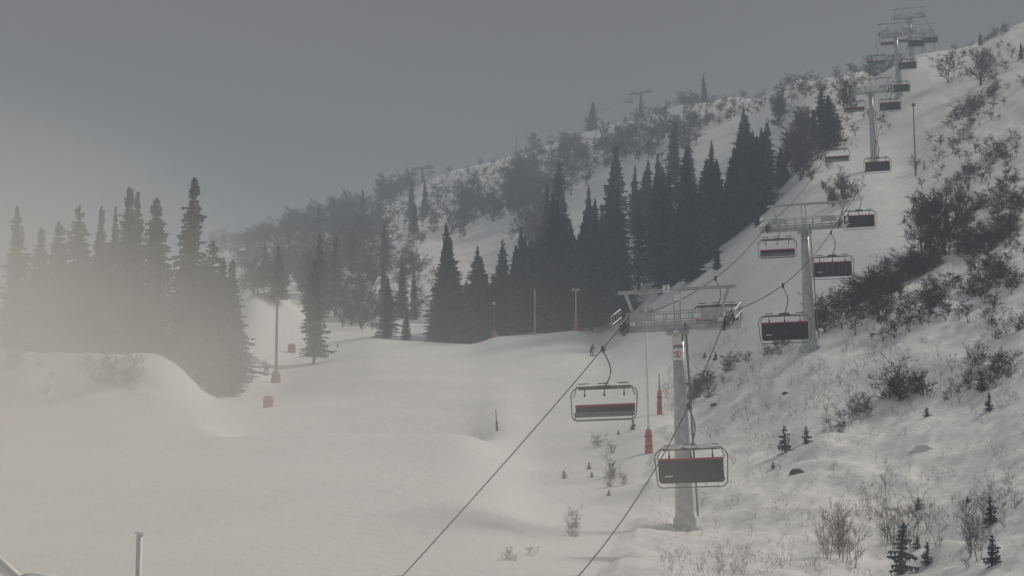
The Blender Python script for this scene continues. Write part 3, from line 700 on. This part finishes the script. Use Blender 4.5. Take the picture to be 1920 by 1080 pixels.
def rope_px(s, px):     # point of the strand seen in a picture column
    best = min(ROPE[s], key=lambda p: abs(proj(p)[0]-px) if p.y > 55 else 1e9); D = best.y
    for d in np.linspace(D-8, D+8, 161):
        q = rope_at(s, d)
        if abs(proj(q)[0]-px) < abs(proj(best)[0]-px): best = q
    return best
W = 3.3
def make_chair(snowy, front):
    """hanging six-seater; origin at the rope grip; faces -y when front"""
    root = empty('lift_chair', (0,0,0)); f = -1 if front else 1
    hw = W/2; zt = -1.88; zs = -3.2 if front else -3.28; bh = .5 if front else .95
    MB().box((0,0,-.02), (.14,.55,.2)).box((0,0,.1), (.1,.3,.12)).tube([(-.07,-.25,-.02),(.07,-.25,-.02)], .09, 8).build('grip', M['dark'], root)
    c = MB(); pts = []
    for i in range(13):
        t = i/12; pts.append((.28*math.sin(math.pi*t), -f*.55*math.sin(math.pi*t), -.1+(zt+.1)*t))
    c.tube(pts, .036, 8); c.build('hanger_arm', M['grey'], root, True)
    # outer loop
    c = MB(); pts = []; rc = .42; zb = zs-.35
    def cy(z): return f*(.10+.28*max(0,(zt-z))/1.4)
    path = []
    for a in range(0, 91, 18): path.append((hw-rc+rc*math.sin(R(a)), zt-rc+rc*math.cos(R(a))))
    for a in range(90, 181, 18): path.append((hw-.06-.28+.28*math.sin(R(a)), zb+.28+.28*math.cos(R(a))))
    loop = [(x, cy(z), z) for x, z in path]; loop = loop+[(-x, y, z) for x, y, z in loop[::-1]]+[loop[0]]
    c.tube(loop, .03, 6, False); c.build('loop_frame', M['grey'], root, True)
    c = MB(); c.tube([(-hw+.35,0,zt-.06),(hw-.35,0,zt-.06)], .045, 8); c.box((0,0,zt+.02), (.7,.14,.14)); c.build('top_bar', M['grey'], root, True)
    # seat and backrest
    tilt = Matrix.Rotation(R(12*f), 3, 'X')
    bk = MB(); n = 6; sw = (W-.36)/n
    for i in range(n):
        x = -hw+.18+sw*(i+.5); bk.box((x, f*-.12+0, zs+bh/2-.1), (sw-.004,.13,bh), tilt)
    bo = bk.build('backrest', M['seat'], root)
    MB().box((0, -f*.12-f*.045*bh, zs+bh-.08), (W-.34,.17,.11), tilt).build('red_trim', M['red'], bo)
    if not front: MB().box((-1.0, -f*.15-.075, zs+.12), (.36,.015,.05)).build('sticker', M['white'], bo)
    st = MB()
    for i in range(n):
        x = -hw+.18+sw*(i+.5); st.box((x, f*.28, zs-.02), (sw-.015,.62,.14))
    st.box((0,f*.28,zs-.13), (W-.5,.5,.05)); st.build('seat', M['cush'] if front else M['seat'], root)
    for i in (-1,0,1):
        c = MB(); x = i*.98
        c.tube([(x,0,zt-.06),(x,f*.05,zt-.34),(x+.02,f*.12,zt-.44)], .028, 6); c.box((x,f*.05,zt-.38), (.09,.07,.13)); c.build('head_strut', M['dark'], root)
    # restraint bar, raised on empty chairs
    c = MB(); c.tube([(-hw+.3,f*.25,zt+.02),(hw-.3,f*.25,zt+.02)], .025, 6)
    for s in (-1,1): c.tube([(s*(hw-.3),f*.25,zt+.02),(s*(hw-.12),0,zt-.45)], .025, 6)
    c.build('restraint_bar', M['grey'], root)
    for i in (-1,0,1): MB().box((i*.98,f*.34,zt+.16), (.52,.1,.04)).build('footrest', M['dark'], root)
    if front:
        c = MB(); c.tube([(-hw+.25,f*.62,zb+.02),(hw-.25,f*.62,zb+.02)], .028, 6); c.tube([(-hw+.25,f*.62,zb+.26),(hw-.25,f*.62,zb+.26)], .02, 6)
        for s in (-1,1): c.tube([(s*(hw-.25),f*.62,zb+.02),(s*(hw-.2),f*.2,zs)], .028, 6)
        c.build('lower_rail', M['cush'], root)
    if snowy:
        sn = MB()
        for i, (x, w_) in enumerate([(-.75,.55),(.0,.45),(.55,.6)]):
            bb = blob((x,0,zt+.04), (w_,.12,.09), i, .5, 2); sn.add(bb.v, bb.f)
        sn.build('snow_cap', M['snow'], root, True)
    return root
def kids(o): return [c for c in bpy.data.objects if c.parent == o]
def copy_tree(o, parent=None, tree=None):
    c = o.copy(); COL.objects.link(c); c.parent = parent
    for ch in tree[o.name]: copy_tree(ch, c, tree)
    return c
def tree_of(o):
    t = {}
    def rec(x):
        t[x.name] = kids(x)
        for y in t[x.name]: rec(y)
    rec(o); return t
back0 = make_chair(False, False); front0 = make_chair(False, True); snowy0 = make_chair(True, False)
TB, TF = tree_of(back0), tree_of(front0)
used = {'b': False, 'f': False}
def put(o, s, px=None, D=None, label='', dx=0):
    p = rope_px(s, px) if px is not None else rope_at(s, D)
    o.location = p-Vector((0,0,.05)); o.rotation_euler = (0, R(-1.3), LIFT_A*.7); tag(o, label, 'lift chair', 'chairs hanging on the chairlift'); return p
put(snowy0, 1, 1292, None, 'nearest chair with red topped black backrest and snow on its top bar')
def chair(kind, s, px, label, D=None):
    src, tr = (back0, TB) if kind == 'b' else (front0, TF)
    if used[kind]: o = copy_tree(src, None, tr)
    else: o = src; used[kind] = True
    put(o, s, px, D, label)
chair('f', -1, 1131, 'empty chair left of the near pylon with a thin red and dark backrest')
chair('f', -1, 1342, 'chair partly hidden behind the right side of the near pylon crossarm')
chair('b', 1, 1468, 'large dark chair left of the foot of the second pylon')
chair('b', 1, 1558, 'dark chair right of the second pylon just below its crossarm')
chair('f', -1, 1455, 'chair left of the second pylon in front of the forest edge')
chair('b', 1, 1608, 'dark chair upper right of the second pylon')
chair('b', 1, 1643, 'dark chair hanging in front of the foot of the third pylon')
chair('f', -1, 1567, 'chair below the spruce clump left of the third pylon')
chair('b', 1, 1667, 'dark chair right of the third pylon just below its arm')
chair('f', -1, 1600, 'chair left of the third pylon level with its crossarm')
chair('b', 1, 1686, 'chair between the third and fourth pylons nearer the third')
chair('b', 1, 1700, 'chair just right of the foot of the fourth pylon')
chair('f', -1, None, 'chair left of the arm of the fourth pylon against the sky', 322)
chair('b', 1, None, 'chair right of the fourth pylon near its top', 340)
chair('f', -1, None, 'chair between the fourth and fifth pylons', 348)
chair('b', 1, None, 'chair beyond the fifth pylon above the hilltop', 376)
chair('f', -1, None, 'chair farthest left of the last pylon above the hilltop', 374)
chair('b', 1, None, 'farthest chair beyond the last pylon', 402)

# ridge lift
def ridge(px, D, H, ga, rz, lb):
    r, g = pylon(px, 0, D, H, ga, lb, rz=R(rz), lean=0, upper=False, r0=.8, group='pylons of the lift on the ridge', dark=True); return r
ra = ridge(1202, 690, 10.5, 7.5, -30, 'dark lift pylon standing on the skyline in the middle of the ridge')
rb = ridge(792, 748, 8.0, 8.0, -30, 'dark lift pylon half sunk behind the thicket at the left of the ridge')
bpy.context.view_layer.update()
ea = ra.matrix_world @ Vector((-3.75,0,11.2)); eb = rb.matrix_world @ Vector((-4,0,8.7)); fa = ra.matrix_world @ Vector((3.75,0,11.2)); fb = rb.matrix_world @ Vector((4,0,8.7))
c = MB(); c.tube([ea.lerp(eb, t/20)-Vector((0,0,8*t/20*(1-t/20))) for t in range(21)], .03, 5); c.tube([fa.lerp(fb, t/20)-Vector((0,0,8*t/20*(1-t/20))) for t in range(21)], .03, 5)
tag(c.build('ridge_rope', M['cable']), 'thin cable strung between the two pylons on the ridge', 'cable')
o = copy_tree(front0, None, TF); o.location = ea.lerp(eb, .012); tag(o, 'tiny chair hanging at the left arm of the ridge pylon', 'lift chair', 'chairs on the ridge lift')

# ------------------------------------------------------------------ masts, poles, padding
def mast(px, base, top, D, r, label, m='grey', padh=0, padw=.25, padm='pad', lamps=0, lampm='galv', name='lamp_mast', cat='mast', box=False, lean=0):
    g = G(px, D); h = P(px, top, D).z-g.z; root = empty(name, g, 0, lean); tag(root, label, cat)
    MB().tube([(0,0,-.4),(0,0,h*.5),(0,0,h)], [r*1.2,r,r*.7], 8).build('pole', M[m], root, True)
    if padh:
        pd = MB(); pd.tube([(0,0,-.1),(0,0,padh*.1),(0,0,padh*.9),(0,0,padh)], [padw*1.05,padw*1.1,padw*.85,padw*.6], 12); p = pd.build('crash_pad', M[padm], root, True)
        st = MB()
        for q in (.3,.7): st.tube([(0,0,padh*q-.03),(0,0,padh*q+.03)], padw*1.08, 12)
        st.build('strap', M['dark'], p)
    if lamps:
        b = MB(); b.box((0,0,h-.05), (lamps*.55,.07,.07)); b.build('lamp_arm', M[lampm], root)
        for i in range(lamps):
            x = (i-(lamps-1)/2)*.6
            l = MB().box((x,-.12,h+.1), (.42,.22,.30), Matrix.Rotation(R(-25),3,'X')).build('lamp_head', M[lampm], root)
            MB().box((x,-.245,h+.045), (.34,.01,.22), Matrix.Rotation(R(-25),3,'X')).build('lens', M['grey'], l)
    return root
D1 = hit(1216, 851).y
mast(1217, 851, 585, D1, .085, 'pale lamp mast with a tall red crash pad left of the near pylon', 'white', 1.65, .26, 'pad', 2, name='lamp_mast', lean=-.015)
mast(517, 718, 562, hit(516,718).y, .16, 'timber lamp mast with yellowish head and pinkish pad left of the lone spruce', 'wood', 1.35, .55, 'pad', 1, 'yellow')
mast(926, 626, 570, 264, .05, 'thin lamp pole with an orange box at its foot on the snow lip', 'grey', .85, .42, 'orange', 1)
mast(1003, 622, 542, 262, .07, 'tall thin pale pole on the snow lip between two lamp poles', 'galv', name='thin_pole', cat='pole')
mast(1080, 628, 545, 266, .10, 'lamp pole with a red pad at the right end of the snow lip', 'galv', 2.0, .32, 'pad', 2)
mast(1717, 330, 198, hit(1718,330).y, .09, 'dark wooden pole on the slope right of the third pylon', 'wood', name='wooden_pole', cat='pole', lamps=1, lampm='dark')
mast(1733, 318, 300, hit(1733,318).y, .09, 'short red marker post right of the wooden pole', 'pad', name='marker_post', cat='post', padh=.5, padw=.13)
mast(1237, 776, 700, hit(1237,778).y, .06, 'thin pole with a ribbed red pad behind the near pylon', 'grey', 2.0, .2, 'pad')
mast(932, 808, 768, hit(933,808).y, .045, 'dark leaning marker pole alone on the open piste', 'dark', .8, .09, 'dark', name='marker_pole', cat='pole', lean=-.06)
mast(633, 655, 642, hit(633,652).y, .06, 'tiny dark marker stake beside the lone spruce', 'dark', .4, .1, 'dark', name='marker_stake', cat='stake')
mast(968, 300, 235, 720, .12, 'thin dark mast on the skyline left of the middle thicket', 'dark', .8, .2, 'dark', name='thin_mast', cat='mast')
def snowgun(px, py, s, lb):
    g = hit(px, py); root = empty('padded_hydrant', g); tag(root, lb, 'hydrant')
    b = MB(); b.tube([(0,0,-.2),(0,0,.1*s),(0,0,.95*s),(0,0,1.0*s)], [.44*s,.48*s,.47*s,.42*s], 14); p = b.build('padding', M['orange'], root, True)
    MB().tube([(0,0,.45*s),(0,0,.55*s)], .485*s, 12).build('strap', M['dark'], p)
    MB().tube([(0,0,1.0*s),(0,0,1.12*s)], .07*s, 8).build('valve', M['dark'], root)
snowgun(503, 764, 1.0, 'small orange padded hydrant alone on the snow below the lamp mast')
snowgun(547, 662, 1.15, 'orange padded hydrant between the lamp mast and the lone spruce')

# near white post and snow covered rail, bottom left
D = 14.0; t = P(262, 998, D); g = Vector((t.x, D, hz(t.x, D)))
root = empty('white_post', g); tag(root, 'white post with a small flat cap rising from the bottom edge at the left', 'post'); h = t.z-g.z
b = MB(); b.tube([(0,0,-.3),(0,0,h-.015)], .022, 12); b.build('shaft', M['white'], root, True)
MB().tube([(0,0,h-.015),(0,0,h)], .036, 14).build('cap', M['white'], root, True)
D = 10.0; a = P(-40, 1022, D); b_ = P(60, 1112, D); gz = hz(a.x, D)
root = empty('white_railing', (a.x, D, gz)); tag(root, 'sloping white railing cut off by the bottom left corner', 'railing')
b = MB(); b.tube([(0,0,a.z-gz),(b_.x-a.x,0,b_.z-gz)], .034, 12); b.build('handrail', M['white'], root, True)
b = MB(); b.tube([(0,0,-.3),(0,0,a.z-gz)], .02, 8); b.build('rail_post', M['white'], root, True)
b = MB(); b.tube([(b_.x-a.x,0,-.3),(b_.x-a.x,0,b_.z-gz)], .02, 8); b.build('rail_post', M['white'], root, True)
b = MB(); b.tube([(0,0,a.z-gz-.12),(b_.x-a.x,0,b_.z-gz-.12)], .014, 8); b.build('lower_rail', M['white'], root, True)
c0 = P(72, 1073, D); gz = hz(c0.x, D); root = empty('snow_capped_post', (c0.x, D, gz)); tag(root, 'flat snow covered post top at the bottom edge beside the railing', 'post')
MB().tube([(0,0,-.3),(0,0,c0.z-gz-.08)], .07, 10).build('post_shaft', M['white'], root, True)
blob((0,0,c0.z-gz-.055), (.135,.12,.055), 4, .2, 3).build('snow_cap', M['snow'], root, True)

# ------------------------------------------------------------------ skier
def skier(px, py, lb):
    g = hit(px, py); root = empty('person', g, R(-60)); tag(root, lb, 'person')
    J = {'pel':(0,0,.62),'wa':(.10,0,.80),'ch':(.26,0,1.02),'nk':(.38,0,1.18),'hd':(.44,0,1.28),'ht':(.48,0,1.40),
         'hl':(0,.10,.58),'kl':(.26,.13,.42),'al':(.06,.14,.10),'tl':(.24,.14,.05),
         'hr':(0,-.10,.58),'kr':(.26,-.13,.42),'ar':(.06,-.14,.10),'tr':(.24,-.14,.05),
         'sl':(.30,.19,1.08),'el':(.38,.30,.84),'wl':(.60,.28,.80),'fl':(.68,.27,.79),
         'sr':(.30,-.19,1.08),'er':(.38,-.30,.84),'wr':(.60,-.28,.80),'fr':(.68,-.27,.79)}
    E = [('pel','wa'),('wa','ch'),('ch','nk'),('nk','hd'),('hd','ht'),('pel','hl'),('hl','kl'),('kl','al'),('al','tl'),('pel','hr'),('hr','kr'),('kr','ar'),('ar','tr'),
         ('ch','sl'),('sl','el'),('el','wl'),('wl','fl'),('ch','sr'),('sr','er'),('er','wr'),('wr','fr')]
    Rr = dict(pel=.16,wa=.15,ch=.18,nk=.07,hd=.10,ht=.085,hl=.12,kl=.085,al=.06,tl=.05,hr=.12,kr=.085,ar=.06,tr=.05,sl=.09,el=.06,wl=.045,fl=.045,sr=.09,er=.06,wr=.045,fr=.045)
    nm = list(J); me = bpy.data.meshes.new('body'); me.from_pydata([J[k] for k in nm], [(nm.index(a), nm.index(b)) for a, b in E], [])
    o = bpy.data.objects.new('body', me); COL.objects.link(o); o.modifiers.new('s', 'SKIN'); sv = me.skin_vertices[0].data
    for i, k in enumerate(nm): sv[i].radius = (Rr[k], Rr[k]); sv[i].use_root = (k == 'pel')
    o.modifiers.new('d', 'SUBSURF').levels = 1
    dg = bpy.context.evaluated_depsgraph_get(); m2 = bpy.data.meshes.new_from_object(o.evaluated_get(dg)); bpy.data.objects.remove(o)
    m2.materials.clear(); m2.materials.append(M['cloth']); m2.materials.append(M['skin'])
    for p in m2.polygons:
        p.use_smooth = True
        if p.center.z > 1.22 and p.center.x > .44: p.material_index = 1
    bo = bpy.data.objects.new('body', m2); COL.objects.link(bo); bo.parent = root
    blob((.455,0,1.37), (.125,.115,.11), 1, .05, 2).build('helmet', M['black'], root, True)
    for s in (-1,1):
        MB().tube([(-.75,s*.14,.02),(.1,s*.14,.02),(.85,s*.14,.02),(1.0,s*.14,.12)], .035, 6).build('ski', M['dark'], root, True)
        MB().tube([(.68,s*.27,.82),(-.35,s*.42,.35)], .012, 5).build('ski_pole', M['dark'], root, True)
skier(1108, 668, 'crouching skier in dark clothes on the piste below the snow lip')

# ------------------------------------------------------------------ air
def volume(name, mb, dens, col, label, aniso=0.0, loc=None):
    m = bpy.data.materials.new(name); m.use_nodes = True; n = m.node_tree; n.nodes.clear()
    o_ = n.nodes.new('ShaderNodeOutputMaterial'); v = n.nodes.new('ShaderNodeVolumePrincipled')
    v.inputs['Density'].default_value = dens; v.inputs['Color'].default_value = (*col, 1); v.inputs['Anisotropy'].default_value = aniso
    n.links.new(v.outputs[0], o_.inputs['Volume'])
    o = mb.build(name, m, None, True); o['kind'] = 'stuff'
    if label: o['label'] = label; o['category'] = 'mist' if name != 'haze' else 'haze'
    return o
volume('haze', MB().box((0,450,100), (5400,3000,290)), .00075, (.77,.86,.98), 'thin cold haze filling the air over the whole slope')
def mist(name, c, rad, dens, label, col=(1.0,.975,.925)):
    """soft-edged bank of blown snow: density falls off from its middle"""
    m = bpy.data.materials.new(name); m.use_nodes = True; n = m.node_tree; n.nodes.clear(); L = n.links.new
    o_ = n.nodes.new('ShaderNodeOutputMaterial'); v = n.nodes.new('ShaderNodeVolumePrincipled'); v.inputs['Color'].default_value = (*col, 1); v.inputs['Anisotropy'].default_value = .35
    t = n.nodes.new('ShaderNodeTexCoord'); d = n.nodes.new('ShaderNodeVectorMath'); d.operation = 'DOT_PRODUCT'; L(t.outputs['Object'], d.inputs[0]); L(t.outputs['Object'], d.inputs[1])
    a = n.nodes.new('ShaderNodeMath'); a.operation = 'SUBTRACT'; a.use_clamp = True; a.inputs[0].default_value = 1; L(d.outputs['Value'], a.inputs[1])
    p = n.nodes.new('ShaderNodeMath'); p.operation = 'POWER'; L(a.outputs[0], p.inputs[0]); p.inputs[1].default_value = 1.6
    q = n.nodes.new('ShaderNodeMath'); q.operation = 'MULTIPLY'; L(p.outputs[0], q.inputs[0]); q.inputs[1].default_value = dens
    nz = n.nodes.new('ShaderNodeTexNoise'); nz.inputs['Scale'].default_value = 3.0; nz.inputs['Detail'].default_value = 3; L(t.outputs['Object'], nz.inputs[0])
    nr = n.nodes.new('ShaderNodeMapRange'); L(nz.outputs[0], nr.inputs[0]); nr.inputs[1].default_value = .3; nr.inputs[2].default_value = .7; nr.inputs[3].default_value = .45; nr.inputs[4].default_value = 1.55
    qq = n.nodes.new('ShaderNodeMath'); qq.operation = 'MULTIPLY'; L(q.outputs[0], qq.inputs[0]); L(nr.outputs[0], qq.inputs[1]); q = qq
    L(q.outputs[0], v.inputs['Density']); L(v.outputs[0], o_.inputs['Volume'])
    o = blob((0,0,0), (1,1,1), 0, 0, 4).build(name, m, None, True); o.location = c; o.scale = rad
    o['kind'] = 'stuff'; o['label'] = label; o['category'] = 'mist'
mist('snow_mist', (-54,150,14), (47,70,28), .025, 'pale drifting snow mist in front of the spruces at the left')
mist('ground_mist', (-24,62,-2), (40,50,16), .022, 'thin warm mist low over the foreground piste at the left')
S.cycles.volume_step_rate = 3.0; S.cycles.volume_max_steps = 64
